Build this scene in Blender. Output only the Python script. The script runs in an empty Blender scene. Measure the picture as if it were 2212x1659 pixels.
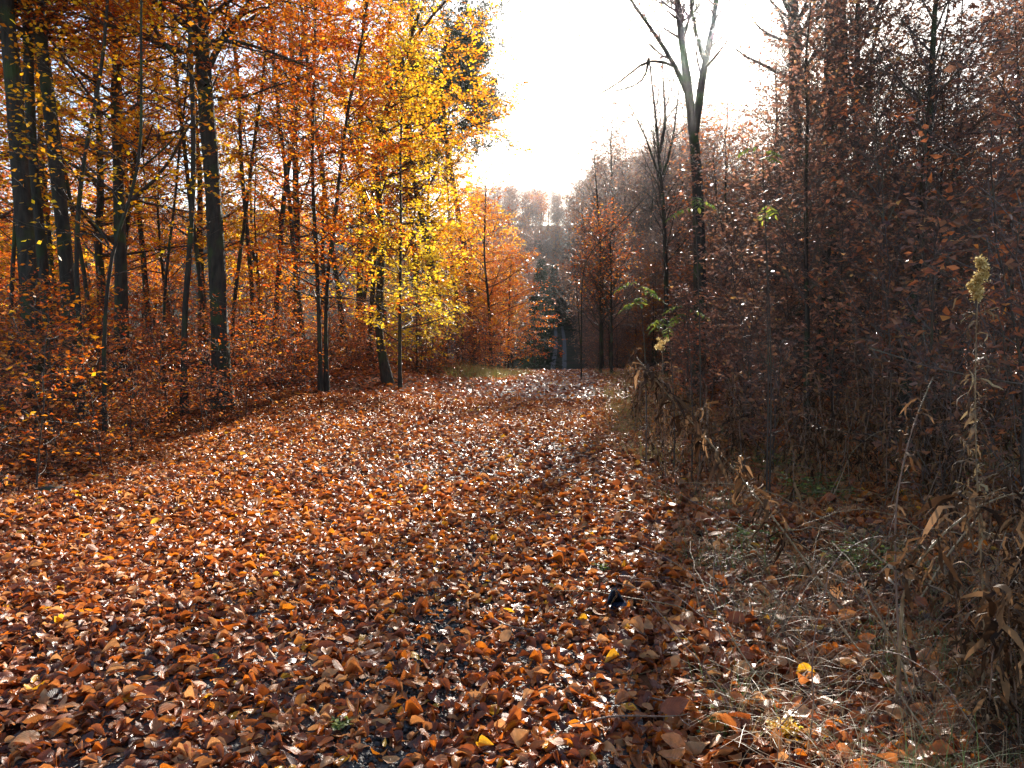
import bpy, math
import numpy as np
from mathutils import Vector
S = bpy.context.scene
C = S.collection
rng = np.random.default_rng(11)
PI = math.pi
UPV = np.array([0., 0., 1.])

# ------------------------------------------------------------------ camera model
F = 1671.0; CX = 1106.0; CY = 829.5; HOR = 750.0
TH = math.atan((CY - HOR) / F); EYE = np.array([0., 0., 1.6])
def ray(px, py):
    u = (px - CX) / F; v = (CY - py) / F
    return np.array([u, math.cos(TH) + v * math.sin(TH), -math.sin(TH) + v * math.cos(TH)])
def at(px, py, d):
    r = ray(px, py); return EYE + r * (d / r[1])

# ------------------------------------------------------------------ terrain
_ky = np.array([-60, 0, 10, 20, 28, 34, 45, 60, 80, 100, 128, 160, 215, 260, 300, 360, 450, 700, 1500.])
_kz = np.array([-.3, 0, .2, .4, .58, .60, -.4, -3.2, -5.6, -5.0, -2.0, 1.2, 7.1, 24, 42, 58, 64, 64, 64.])
_yy = np.arange(-80, 1600, 1.0)
_zz = np.interp(_yy, _ky, _kz)
_k = np.exp(-np.linspace(-2.2, 2.2, 9) ** 2); _k /= _k.sum()
_zs = np.convolve(np.pad(_zz, 4, 'edge'), _k, 'valid')
_w = np.clip((_yy - 90) / 60, 0, 1)
_k2 = np.exp(-np.linspace(-2.2, 2.2, 41) ** 2); _k2 /= _k2.sum()
_zs = _zs * (1 - _w) + _w * np.convolve(np.pad(_zz, 20, 'edge'), _k2, 'valid')
def sst(x, a, b):
    t = np.clip((x - a) / (b - a), 0, 1); return t * t * (3 - 2 * t)
def pathx(y):
    return 0.060 * y - 1.25 * (1 - sst(y, 0, 32)) * 0.0 - 0.9 * (1 - sst(y, 4, 30))
def rightedge(y):
    return 0.45 + 0.092 * np.asarray(y)
def gz(x, y):
    x = np.asarray(x, float); y = np.asarray(y, float)
    z = np.interp(y, _yy, _zs)
    near = 1 - sst(y, 60, 110)
    z = z + near * 1.25 * sst(-x + .05 * y, 1.6, 9) * sst(y, 11, 33)
    z = z + near * .9 * sst(x - .1 * y, 1.2, 8) * sst(y, 9, 34)
    # verges: shallow ditch on the right
    z = z - near * .10 * np.exp(-((x - rightedge(y) - 1.3) / .7) ** 2) * (1 - sst(y, 20, 30))
    z = z - near * .14 * np.exp(-((x + 4.9 + .04 * y) / .6) ** 2) * (1 - sst(y, 12, 20))
    off = np.clip(np.abs(x - pathx(y)) / 3 - .4, 0, 1)
    z = z + .05 * off * (np.sin(x * 1.7 + .6 * y) + np.sin(y * 1.3 - x * .9 + 1)) * np.where(y > 60, 0, 1)
    z = z + .012 * (np.sin(x * 6.1 + 1.2 * np.sin(y * 2.3)) * np.sin(y * 4.7 + x)) * np.where(y > 40, 0, 1)
    far = sst(y, 110, 260)
    z = z + 13 * sst(x - .078 * y, 1.5, 12) * sst(y, 42, 80)
    tx = .06 * y
    z = z + far * (9 * sst(x - tx, 10, 90) + 6 * sst(tx - x, 15, 120)) + far * 1.5 * np.sin(x * .045 + 1) * sst(np.abs(x - tx), 8, 30)
    return z
def ground(px, py):
    r = ray(px, py); t = 1.0
    while t < 400:
        p = EYE + r * t
        if p[2] < gz(p[0], p[1]): break
        t *= 1.004
    return EYE + r * t

# ------------------------------------------------------------------ mesh helpers
def norm(v):
    return v / np.maximum(np.linalg.norm(v, axis=-1, keepdims=True), 1e-9)
class MB:
    def __init__(s): s.v = []; s.f = []; s.a = []; s.n = 0
    def add(s, v, f, a=None):
        v = v.reshape(-1, 3); s.v.append(v.astype(np.float32)); s.f.append((f.reshape(-1, 4) + s.n).astype(np.int32))
        s.a.append(np.zeros((len(v), 3), np.float32) if a is None else a.reshape(-1, 3).astype(np.float32)); s.n += len(v)
        return s
    def mesh(s, name, mat, smooth=True):
        me = bpy.data.meshes.new(name)
        v = np.concatenate(s.v); f = np.concatenate(s.f); a = np.concatenate(s.a)
        me.vertices.add(len(v)); me.vertices.foreach_set('co', v.ravel())
        me.loops.add(f.size); me.loops.foreach_set('vertex_index', f.ravel())
        me.polygons.add(len(f)); me.polygons.foreach_set('loop_start', np.arange(0, f.size, 4, dtype=np.int32))
        if smooth: me.polygons.foreach_set('use_smooth', np.ones(len(f), bool))
        me.update(calc_edges=True)
        at_ = me.attributes.new('lc', 'FLOAT_VECTOR', 'POINT'); at_.data.foreach_set('vector', a.ravel())
        me.materials.append(mat)
        return me
    def obj(s, name, mat, parent=None, smooth=True):
        return link(name, s.mesh(name, mat, smooth), parent)
def link(name, me, parent=None):
    o = bpy.data.objects.new(name, me); C.objects.link(o)
    if parent is not None: o.parent = parent
    return o
def tag(o, label=None, cat=None, group=None, kind=None):
    if label: o['label'] = label
    if cat: o['category'] = cat
    if group: o['group'] = group
    if kind: o['kind'] = kind
    return o
def empty(name, loc=(0, 0, 0)):
    o = bpy.data.objects.new(name, None); C.objects.link(o); o.location = [float(c) for c in loc]; o.empty_display_size = .2
    return o
def dup(root, loc, rz, sc=1.0, label=None, group=None, tint=None, lean=(0, 0)):
    r = root.copy(); C.objects.link(r); r.location = [float(c) for c in loc]; r.rotation_euler = (lean[0], lean[1], rz); r.scale = (sc, sc, sc)
    if label: r['label'] = label
    if group: r['group'] = group
    for ch in list(root.children):
        c = ch.copy(); C.objects.link(c); c.parent = r
        if tint is not None: c.color = tint
    return r

def tubes(P, R, s=3, rough=0.0, attr=None):
    """P (K,n,3), R (K,n) -> swept tubes"""
    K, n = P.shape[:2]
    T = np.gradient(P, axis=1); T = norm(T)
    mt = norm(P[:, -1] - P[:, 0])
    ref = np.where(np.abs(mt[:, 2:3]) > .8, np.array([[1., 0, 0]]), np.array([[0, 0, 1.]]))[:, None, :]
    U = norm(np.cross(T, np.broadcast_to(ref, T.shape))); V = np.cross(T, U)
    a = np.arange(s) * 2 * PI / s
    rr = R[:, :, None] * np.ones(s)
    if rough: rr = rr * (1 + rough * rng.normal(size=rr.shape))
    v = P[:, :, None, :] + rr[..., None] * (np.cos(a)[None, None, :, None] * U[:, :, None, :] + np.sin(a)[None, None, :, None] * V[:, :, None, :])
    i = np.arange(K)[:, None, None] * n * s + np.arange(n - 1)[None, :, None] * s
    j = np.arange(s)[None, None, :]; j2 = (j + 1) % s
    f = np.stack([i + j, i + j2, i + s + j2, i + s + j], -1)
    at_ = np.zeros((K, n, s, 3)); at_[..., 2] = rng.random((K, 1, 1)); at_[..., 0] = (np.arange(n) / max(n - 1, 1))[None, :, None]
    return v, f, at_

def kids(P, R, m, t0, t1, ang, angj, L, n, wob=.1, trop=.0, rr=.55, rmin=.001, planar=0., shape=None, Lj=.3, taper=.25, flat=0.):
    K, N = P.shape[:2]
    t = t0 + (t1 - t0) * ((np.arange(m)[None, :] + rng.random((K, m))) / m)
    q = t * (N - 1) - 1e-6; i = np.clip(q.astype(int), 0, N - 2); fr = (q - i)[..., None]
    kk = np.arange(K)[:, None]
    p = P[kk, i] * (1 - fr) + P[kk, i + 1] * fr
    d = norm(P[kk, i + 1] - P[kk, i]); r = R[kk, i] * (1 - fr[..., 0]) + R[kk, i + 1] * fr[..., 0]
    side = np.cross(d, UPV); bad = np.linalg.norm(side, axis=-1) < .15
    side[bad] = np.array([1., 0, 0]); side = norm(side); u2 = np.cross(side, d)
    golden = (np.arange(m)[None, :] * 2.399 + rng.random((K, 1)) * 6.28 + rng.normal(size=(K, m)) * .5)
    pl = np.where(np.arange(m)[None, :] % 2 == 0, 0., PI) + rng.normal(size=(K, m)) * .35
    az = np.where(rng.random((K, m)) < planar, pl, golden)
    pp = np.cos(az)[..., None] * side + np.sin(az)[..., None] * u2
    a = ang + rng.normal(size=(K, m)) * angj
    d = norm(np.cos(a)[..., None] * d + np.sin(a)[..., None] * pp)
    if flat: d[..., 2] *= (1 - flat); d = norm(d)
    ln = L * (1 if shape is None else shape(t)) * (1 + Lj * (rng.random((K, m)) * 2 - 1))
    r0 = np.maximum(np.minimum(r * .8, r * rr + 0 * r), rmin)
    Q = [p]; cur = p
    for s_ in range(n - 1):
        cur = cur + d * (ln / (n - 1))[..., None]; Q.append(cur)
        d = norm(d + rng.normal(size=d.shape) * wob + np.array([0, 0, trop]))
    Q = np.stack(Q, 2).reshape(K * m, n, 3)
    RR = (r0.reshape(-1, 1) * np.linspace(1, taper, n)[None, :]); RR = np.maximum(RR, rmin * .8)
    return Q, RR

ROWS = {1: None, 2: [0, .5, 1], 3: [0, .3, .68, 1], 6: [0, .12, .32, .55, .78, 1]}
def leafmesh(mb, pos, ax, nr, size, rows=1, width=.32, curl=0.5, fold=.25, rnd=None, wavy=0.0):
    N = len(pos)
    if N == 0: return
    ax = norm(ax); nr = norm(nr - (nr * ax).sum(-1, keepdims=True) * ax); sd = np.cross(nr, ax)
    if rnd is None: rnd = rng.random(N)
    size = np.broadcast_to(size, (N,))
    if rows == 1:
        s = np.array([0, .48, 1, .52]); y = np.array([0, -1, 0, 1]); w = np.array([0, 1, 0, 1]) * width
        sx = s[None, :] * size[:, None]; sy = (y * w)[None, :] * size[:, None]
        sz = fold * np.abs(y * w)[None, :] * size[:, None] * rng.normal(size=(N, 1))
        v = pos[:, None] + sx[..., None] * ax[:, None] + sy[..., None] * sd[:, None] + sz[..., None] * nr[:, None]
        f = np.arange(N)[:, None] * 4 + np.arange(4)[None, :]
        a = np.stack([np.broadcast_to(s, (N, 4)), np.broadcast_to(y, (N, 4)), np.broadcast_to(rnd[:, None], (N, 4))], -1)
        mb.add(v, f, a); return
    rs = np.array(ROWS[rows]); nrw = len(rs)
    w = width * np.sin(PI * np.clip(rs, 0.02, .985) ** .85) ** .75
    S_, Y_ = np.meshgrid(rs, np.array([-1., 0, 1.]), indexing='ij'); W_ = w[:, None] * np.ones(3)
    S_ = S_.ravel(); Y_ = Y_.ravel(); W_ = W_.ravel(); M = len(S_)
    c1 = rng.normal(size=(N, 1)) * curl; c2 = rng.normal(size=(N, 1)) * curl * 2.2; c3 = rng.normal(size=(N, 1)) * fold
    tw = rng.normal(size=(N, 1)) * curl * 1.2; wv = .72 + .5 * rng.random((N, 1)); c2 = np.where(rng.random((N, 1)) < .15, c2 * 1.5, c2)
    sx = S_[None] * np.ones((N, 1)); sy = (Y_ * W_)[None] * wv * (1 - .25 * np.minimum(np.abs(c2), 2))
    sz = c1 * ((S_ - .5) ** 2 - .1)[None] + c2 * (np.abs(Y_) * W_)[None] ** 1.6 + c3 * (np.abs(Y_) * W_)[None] + tw * ((S_ - .5) * Y_ * W_)[None]
    if wavy: sz = sz + wavy * rng.normal(size=(N, M)) * (np.abs(Y_))[None]
    v = pos[:, None] + size[:, None, None] * (sx[..., None] * ax[:, None] + sy[..., None] * sd[:, None] + sz[..., None] * nr[:, None])
    fi = []
    for r in range(nrw - 1):
        for c in range(2):
            fi.append([r * 3 + c, r * 3 + c + 1, (r + 1) * 3 + c + 1, (r + 1) * 3 + c])
    f = np.arange(N)[:, None, None] * M + np.array(fi)[None]
    a = np.stack([np.broadcast_to(S_, (N, M)), np.broadcast_to(Y_, (N, M)), np.broadcast_to(rnd[:, None], (N, M))], -1)
    mb.add(v, f, a)

def spray(mb, P, m, size, rows=1, width=.32, droop=.0, tilt=.45, keep=1.0, curl=.5, rmask=None, t0=.1):
    """leaves set alternately left and right along twigs P (K,n,3)"""
    K, N = P.shape[:2]
    t = t0 + (1 - t0) * ((np.arange(m)[None, :] + rng.random((K, m))) / m)
    q = t * (N - 1) - 1e-6; i = np.clip(q.astype(int), 0, N - 2); fr = (q - i)[..., None]; kk = np.arange(K)[:, None]
    p = P[kk, i] * (1 - fr) + P[kk, i + 1] * fr; d = norm(P[kk, i + 1] - P[kk, i])
    side = np.cross(d, UPV); side[np.linalg.norm(side, axis=-1) < .2] = np.array([.7, .7, 0]); side = norm(side)
    sg = np.where(np.arange(m) % 2 == 0, 1., -1.)[None, :, None]
    ax = norm(side * sg * .85 + d * .5 + rng.normal(size=p.shape) * .3 - UPV * droop)
    nr = norm(UPV + rng.normal(size=p.shape) * tilt)
    p = p.reshape(-1, 3); ax = ax.reshape(-1, 3); nr = nr.reshape(-1, 3)
    p = p + rng.normal(size=p.shape) * .02
    pr = np.repeat(rng.random(K), m)
    rnd = np.clip(.55 * pr + .45 * rng.random(K * m), 0, 1)
    k = rng.random(len(p)) < keep
    p, ax, nr, rnd = p[k], ax[k], nr[k], rnd[k]
    leafmesh(mb, p, ax, nr, size * (.7 + .6 * rng.random(len(p))), rows, width, curl, rnd=rnd)

# ------------------------------------------------------------------ materials
def newmat(name):
    m = bpy.data.materials.new(name); m.use_nodes = True; nt = m.node_tree; nt.nodes.clear()
    out = nt.nodes.new('ShaderNodeOutputMaterial'); return m, nt, out
def nd(nt, t, **kw):
    n = nt.nodes.new(t)
    for k, v in kw.items():
        if hasattr(n, k): setattr(n, k, v)
        else: n.inputs[k].default_value = v
    return n
def ramp(nt, stops, interp='LINEAR'):
    r = nt.nodes.new('ShaderNodeValToRGB'); e = r.color_ramp.elements; r.color_ramp.interpolation = interp
    while len(e) < len(stops): e.new(.5)
    for i, (p, c) in enumerate(stops): e[i].position = p; e[i].color = (*c, 1)
    return r
def leafmat(name, stops, trans=.45, rough=.4, boost=1.6, spec=.5, veins=False, vary=.25):
    m, nt, out = newmat(name); L = nt.links.new
    a = nd(nt, 'ShaderNodeAttribute', attribute_name='lc'); sp = nd(nt, 'ShaderNodeSeparateXYZ'); L(a.outputs['Vector'], sp.inputs[0])
    r = ramp(nt, stops); L(sp.outputs[2], r.inputs[0])
    oi = nd(nt, 'ShaderNodeObjectInfo'); mx = nd(nt, 'ShaderNodeMix', data_type='RGBA', blend_type='MULTIPLY'); mx.inputs[0].default_value = 1
    L(r.outputs[0], mx.inputs[6]); L(oi.outputs['Color'], mx.inputs[7])
    no = nd(nt, 'ShaderNodeTexNoise'); no.inputs['Scale'].default_value = 30 if veins else 1.2; no.inputs['Detail'].default_value = 3
    geo = nd(nt, 'ShaderNodeNewGeometry'); L(geo.outputs['Position'], no.inputs['Vector'])
    mr = nd(nt, 'ShaderNodeMapRange'); mr.inputs[1].default_value = .3; mr.inputs[2].default_value = .7; mr.inputs[3].default_value = 1 - vary; mr.inputs[4].default_value = 1 + vary
    L(no.outputs[0], mr.inputs[0])
    m2 = nd(nt, 'ShaderNodeVectorMath', operation='SCALE'); L(mx.outputs[2], m2.inputs[0]); L(mr.outputs[0], m2.inputs['Scale'])
    pb = nd(nt, 'ShaderNodeBsdfPrincipled', Roughness=rough); pb.inputs['Specular IOR Level'].default_value = spec
    L(m2.outputs[0], pb.inputs['Base Color'])
    wn = nd(nt, 'ShaderNodeTexWhiteNoise', noise_dimensions='1D'); L(sp.outputs[2], wn.inputs['W']); rm = nd(nt, 'ShaderNodeMapRange'); rm.inputs[3].default_value = rough * .75; rm.inputs[4].default_value = rough * 2.1; L(wn.outputs[0], rm.inputs[0]); L(rm.outputs[0], pb.inputs['Roughness'])
    tr = nd(nt, 'ShaderNodeBsdfTranslucent'); m3 = nd(nt, 'ShaderNodeVectorMath', operation='SCALE'); m3.inputs['Scale'].default_value = boost
    L(m2.outputs[0], m3.inputs[0]); L(m3.outputs[0], tr.inputs[0])
    ms = nd(nt, 'ShaderNodeMixShader'); ms.inputs[0].default_value = trans; L(pb.outputs[0], ms.inputs[1]); L(tr.outputs[0], ms.inputs[2]); L(ms.outputs[0], out.inputs[0])
    if veins:
        ab = nd(nt, 'ShaderNodeMath', operation='ABSOLUTE'); L(sp.outputs[1], ab.inputs[0])
        k = nd(nt, 'ShaderNodeMath', operation='MULTIPLY'); L(ab.outputs[0], k.inputs[0]); k.inputs[1].default_value = .30
        su = nd(nt, 'ShaderNodeMath', operation='SUBTRACT'); L(sp.outputs[0], su.inputs[0]); L(k.outputs[0], su.inputs[1])
        fq = nd(nt, 'ShaderNodeMath', operation='MULTIPLY'); L(su.outputs[0], fq.inputs[0]); fq.inputs[1].default_value = 58
        sn = nd(nt, 'ShaderNodeMath', operation='SINE'); L(fq.outputs[0], sn.inputs[0])
        md = nd(nt, 'ShaderNodeMath', operation='MULTIPLY'); L(ab.outputs[0], md.inputs[0]); md.inputs[1].default_value = 7
        mn = nd(nt, 'ShaderNodeMath', operation='MINIMUM'); L(md.outputs[0], mn.inputs[0]); mn.inputs[1].default_value = 1
        sm = nd(nt, 'ShaderNodeMath', operation='MULTIPLY_ADD'); L(sn.outputs[0], sm.inputs[0]); sm.inputs[1].default_value = .5; L(mn.outputs[0], sm.inputs[2])
        bp = nd(nt, 'ShaderNodeBump', Strength=.7, Distance=.0014); L(sm.outputs[0], bp.inputs['Height']); L(bp.outputs[0], pb.inputs['Normal'])
    return m
def barkmat(name, c1, c2, rough=.85, scale=14, moss=(.9, 1.15, .8)):
    m, nt, out = newmat(name); L = nt.links.new
    tc = nd(nt, 'ShaderNodeTexCoord'); mp = nd(nt, 'ShaderNodeMapping'); mp.inputs['Scale'].default_value = (1, 1, .25); L(tc.outputs['Object'], mp.inputs[0])
    no = nd(nt, 'ShaderNodeTexNoise'); no.inputs['Scale'].default_value = scale; no.inputs['Detail'].default_value = 6; L(mp.outputs[0], no.inputs['Vector'])
    r = ramp(nt, [(.3, c1), (.7, c2)]); L(no.outputs[0], r.inputs[0])
    n2 = nd(nt, 'ShaderNodeTexNoise'); n2.inputs['Scale'].default_value = 2.5; L(tc.outputs['Object'], n2.inputs['Vector'])
    r2 = ramp(nt, [(.5, (0, 0, 0)), (.68, (1, 1, 1))]); L(n2.outputs[0], r2.inputs[0])
    mx = nd(nt, 'ShaderNodeMix', data_type='RGBA'); L(r2.outputs[0], mx.inputs[0]); L(r.outputs[0], mx.inputs[6]); mx.inputs[7].default_value = (c2[0] * moss[0], c2[1] * moss[1], c2[2] * moss[2], 1)
    pb = nd(nt, 'ShaderNodeBsdfPrincipled', Roughness=rough); pb.inputs['Specular IOR Level'].default_value = .3; L(mx.outputs[2], pb.inputs['Base Color'])
    bp = nd(nt, 'ShaderNodeBump', Strength=1, Distance=.05); L(no.outputs[0], bp.inputs['Height']); L(bp.outputs[0], pb.inputs['Normal'])
    L(pb.outputs[0], out.inputs[0]); return m

M = {}
M['litter'] = leafmat('litter_leaf', [(0, (.05, .014, .007)), (.2, (.16, .036, .010)), (.48, (.36, .085, .014)), (.60, (.52, .19, .05)), (.70, (.56, .27, .10)), (.8, (.42, .10, .012)), (.92, (.56, .15, .010)), (1, (.75, .38, .02))], trans=.3, rough=.3, boost=1.7, spec=.6, veins=True, vary=.3)
M['litter_far'] = leafmat('litter_leaf_far', [(0, (.05, .012, .006)), (.2, (.18, .036, .009)), (.5, (.38, .08, .012)), (.75, (.46, .13, .02)), (.92, (.56, .15, .010)), (1, (.75, .38, .02))], trans=.3, rough=.3, boost=1.7, spec=.6, vary=.3)
M['gold'] = leafmat('golden_leaf', [(0, (.34, .07, .006)), (.3, (.52, .17, .008)), (.6, (.66, .32, .010)), (.85, (.76, .50, .016)), (1, (.80, .62, .03))], trans=.58, boost=1.75, rough=.36)
M['orange'] = leafmat('orange_leaf', [(0, (.26, .035, .006)), (.35, (.46, .085, .007)), (.7, (.58, .19, .009)), (1, (.74, .40, .015))], trans=.56, boost=1.75, rough=.36)
M['russet'] = leafmat('russet_leaf', [(0, (.15, .032, .012)), (.4, (.38, .088, .022)), (.8, (.56, .20, .045)), (1, (.72, .36, .05))], trans=.42, boost=1.8, rough=.27, spec=.7)
M['yellow'] = leafmat('yellow_leaf', [(0, (.56, .30, .015)), (.5, (.72, .47, .02)), (1, (.80, .64, .05))], trans=.6, boost=1.35, rough=.4)
M['brown'] = leafmat('brown_leaf', [(0, (.13, .058, .042)), (.5, (.27, .12, .072)), (.85, (.42, .19, .085)), (1, (.52, .30, .08))], trans=.5, boost=1.75, rough=.28, spec=.6)
M['green'] = leafmat('green_leaf', [(0, (.06, .10, .02)), (.6, (.13, .18, .03)), (1, (.36, .36, .05))], trans=.45, boost=1.3, rough=.4)
M['needle'] = leafmat('pine_needle', [(0, (.035, .06, .035)), (.6, (.06, .09, .05)), (1, (.10, .12, .05))], trans=.15, boost=1.2, rough=.5)
M['spruce'] = leafmat('spruce_needle', [(0, (.012, .03, .012)), (1, (.03, .055, .018))], trans=.1, boost=1.2, rough=.9, spec=.05)
M['dry'] = leafmat('dry_grass', [(0, (.08, .045, .025)), (.5, (.26, .16, .08)), (.8, (.42, .30, .15)), (.9, (.14, .18, .05)), (1, (.16, .24, .05))], trans=.3, boost=1.3, rough=.5)
M['hedge'] = leafmat('verge_grass', [(0, (.16, .08, .03)), (.45, (.32, .22, .07)), (.8, (.34, .30, .09)), (1, (.22, .30, .05))], trans=.4, boost=1.4, rough=.5)
M['weed'] = leafmat('withered_leaf', [(0, (.022, .010, .005)), (.6, (.10, .048, .022)), (1, (.30, .16, .075))], trans=.3, boost=1.5, rough=.6, spec=.2)
M['straw'] = barkmat('straw_stem', (.22, .13, .065), (.44, .31, .17), .5, 30, (.7, .62, .55))
M['reed'] = barkmat('red_brown_stem', (.17, .09, .06), (.32, .20, .14), .45, 30)
M['fluff'] = leafmat('seed_fluff', [(0, (.30, .18, .05)), (.6, (.62, .46, .18)), (1, (.82, .70, .42))], trans=.5, boost=1.4, rough=.8, spec=.1)
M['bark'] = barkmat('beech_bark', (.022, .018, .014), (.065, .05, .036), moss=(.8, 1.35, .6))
M['barkpine'] = barkmat('pine_bark', (.05, .028, .02), (.11, .06, .04))
M['twig'] = barkmat('twig_bark', (.035, .022, .016), (.09, .058, .042), .55, 20)
M['greytwig'] = barkmat('grey_twig_bark', (.08, .05, .04), (.17, .115, .095), .55, 20)
def groundmat():
    m, nt, out = newmat('forest_soil'); L = nt.links.new
    geo = nd(nt, 'ShaderNodeNewGeometry')
    vo = nd(nt, 'ShaderNodeTexVoronoi'); vo.inputs['Scale'].default_value = 16; L(geo.outputs['Position'], vo.inputs['Vector'])
    sp = nd(nt, 'ShaderNodeSeparateColor'); L(vo.outputs['Color'], sp.inputs[0])
    r = ramp(nt, [(0, (.02, .010, .007)), (.4, (.06, .025, .014)), (.75, (.13, .05, .022)), (1, (.20, .09, .04))]); L(sp.outputs[0], r.inputs[0])
    # leaf-brown near the path; far valley greener brown, its shade painted in darker
    sy = nd(nt, 'ShaderNodeSeparateXYZ'); L(geo.outputs['Position'], sy.inputs[0])
    mr = nd(nt, 'ShaderNodeMapRange'); mr.inputs[1].default_value = 60; mr.inputs[2].default_value = 100; L(sy.outputs[1], mr.inputs[0])
    no = nd(nt, 'ShaderNodeTexNoise'); no.inputs['Scale'].default_value = .35; no.inputs['Detail'].default_value = 6; L(geo.outputs['Position'], no.inputs['Vector'])
    r2 = ramp(nt, [(.35, (.018, .03, .012)), (.6, (.04, .03, .018))]); L(no.outputs[0], r2.inputs[0])
    mx = nd(nt, 'ShaderNodeMix', data_type='RGBA'); L(mr.outputs[0], mx.inputs[0]); L(r.outputs[0], mx.inputs[6]); L(r2.outputs[0], mx.inputs[7])
    pb = nd(nt, 'ShaderNodeBsdfPrincipled', Roughness=.9); pb.inputs['Specular IOR Level'].default_value = .08; L(mx.outputs[2], pb.inputs['Base Color'])
    bp = nd(nt, 'ShaderNodeBump', Strength=1, Distance=.02); L(vo.outputs['Distance'], bp.inputs['Height']); L(bp.outputs[0], pb.inputs['Normal'])
    L(pb.outputs[0], out.inputs[0]); return m
M['soil'] = groundmat()
def gravelmat(name, c1, c2, sc):
    m, nt, out = newmat(name); L = nt.links.new
    geo = nd(nt, 'ShaderNodeNewGeometry'); vo = nd(nt, 'ShaderNodeTexVoronoi'); vo.inputs['Scale'].default_value = sc; L(geo.outputs['Position'], vo.inputs['Vector'])
    sp = nd(nt, 'ShaderNodeSeparateColor'); L(vo.outputs['Color'], sp.inputs[0]); r = ramp(nt, [(0, c1), (1, c2)]); L(sp.outputs[0], r.inputs[0])
    pb = nd(nt, 'ShaderNodeBsdfPrincipled', Roughness=.6); pb.inputs['Specular IOR Level'].default_value = .5 if sc > 20 else .0; L(r.outputs[0], pb.inputs['Base Color'])
    bp = nd(nt, 'ShaderNodeBump', Strength=1, Distance=.015); bp.invert = True; L(vo.outputs['Distance'], bp.inputs['Height']); L(bp.outputs[0], pb.inputs['Normal'])
    L(pb.outputs[0], out.inputs[0]); return m
M['gravel'] = gravelmat('path_gravel', (.022, .019, .017), (.085, .075, .068), 60)
M['rut'] = gravelmat('rut_gravel', (.11, .11, .11), (.18, .178, .175), 8)

# ------------------------------------------------------------------ ground
def axis(near, far, step, grow):
    o = [0.0]; s = step
    while o[-1] < far:
        if o[-1] > near: s *= grow
        o.append(o[-1] + s)
    return np.array(o)
xs = axis(14, 480, .16, 1.06); xs = np.concatenate([-xs[::-1][:-1], xs])
ys = axis(40, 640, .16, 1.035); yb = axis(6, 70, .3, 1.2); ys = np.concatenate([-yb[::-1][:-1], ys])
def sheet(name, X, Y, mat, lift=0):
    Z = gz(X, Y) + lift; v = np.stack([X, Y, Z], -1); a, b = X.shape
    i = np.arange(a - 1)[:, None] * b + np.arange(b - 1)[None]
    f = np.stack([i, i + 1, i + b + 1, i + b], -1)
    return MB().add(v, f).obj(name, mat)
Yg, Xg = np.meshgrid(ys, xs, indexing='ij')
tag(sheet('ground', Xg, Yg, M['soil']), kind='structure')
py_ = np.arange(1.0, 44, .16)
Yp, Tp = np.meshgrid(py_, np.linspace(-1.35, 1.15, 17), indexing='ij')
tag(sheet('path', pathx(Yp) + Tp + .1, Yp, M['gravel'], .012), kind='structure')
ty = np.concatenate([np.arange(96, 216, 1.0)])
for side in (-1, 1):
    Yt, Tt = np.meshgrid(ty, np.linspace(-.38, .38, 4), indexing='ij')
    cx = .060 * Yt + .35 * np.sin((Yt - 128) * .035)
    tag(sheet('track', cx + side * .95 + Tt, Yt, M['rut'], .06), kind='structure')

# ------------------------------------------------------------------ fallen leaves
def scatter(n, y0, y1, xl, xr):
    y = y0 + (y1 - y0) * rng.random(n * 3)
    w = (xr(y) - xl(y)); k = rng.random(n * 3) < w / w.max(); y = y[k][:n]
    return xl(y) + (xr(y) - xl(y)) * rng.random(len(y)), y
def ruts(x, y):
    """bare wheel rut: fewer leaves in the near left rut"""
    c = -0.42 + .0 * y
    g = .8 * np.exp(-((x - (pathx(y) + .25)) / .12) ** 2) * (1 - sst(y, 4.6, 6.2)) * (.5 + .5 * np.sin(y * 4.1 + x * 7))
    return g
def litter(mb, n, y0, y1, rows, size, tilt, lift):
    x, y = scatter(n, y0, y1, lambda y: -.78 * y - 3.0, lambda y: .78 * y + 3.0)
    k = rng.random(len(x)) > .85 * ruts(x, y); x, y = x[k], y[k]
    thin = np.clip((x - rightedge(y)) / 2.5, 0, 1) * .12; k = rng.random(len(x)) > thin; x, y = x[k], y[k]
    n = len(x); z = gz(x, y) + .008 + lift * rng.random(n) ** 1.5
    az = rng.random(n) * 2 * PI; ax = np.stack([np.cos(az), np.sin(az), rng.normal(size=n) * .22], -1)
    nr = UPV + rng.normal(size=(n, 3)) * tilt
    patch = .12 * np.sin(x * .9 + y * .5) + .1 * np.sin(y * 1.1 - x * .4)
    rnd = np.clip(rng.beta(1.25, 1.35, n) + patch * .5, 0, .93); rnd[rng.random(n) < .015] = .99
    sz = size * (.45 + .95 * rng.random(n) ** 1.2)
    leafmesh(mb, np.stack([x, y, z], -1), ax, nr, sz, rows, .34, curl=.6, fold=.4, rnd=rnd, wavy=.035)
mb = MB(); litter(mb, 125000, 1.3, 8, 6, .069, .38, .045)
litter(mb, 160000, 8, 18, 3, .074, .38, .06)
tag(mb.obj('fallen_leaves', M['litter']), 'curled copper and brown beech leaves carpeting the path', 'fallen leaves', kind='stuff')
mb = MB(); litter(mb, 230000, 18, 46, 1, .11, .42, .07)
tag(mb.obj('fallen_leaves', M['litter_far']), 'distant red brown leaf carpet running up to the crest', 'fallen leaves', kind='stuff')
mb = MB(); n = 900; y = 2.2 + 9 * rng.random(n) ** 1.2; x = rightedge(y) - .2 + (.6 + .6 * y) * rng.random(n)
az = rng.random(n) * 6.28
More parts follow.
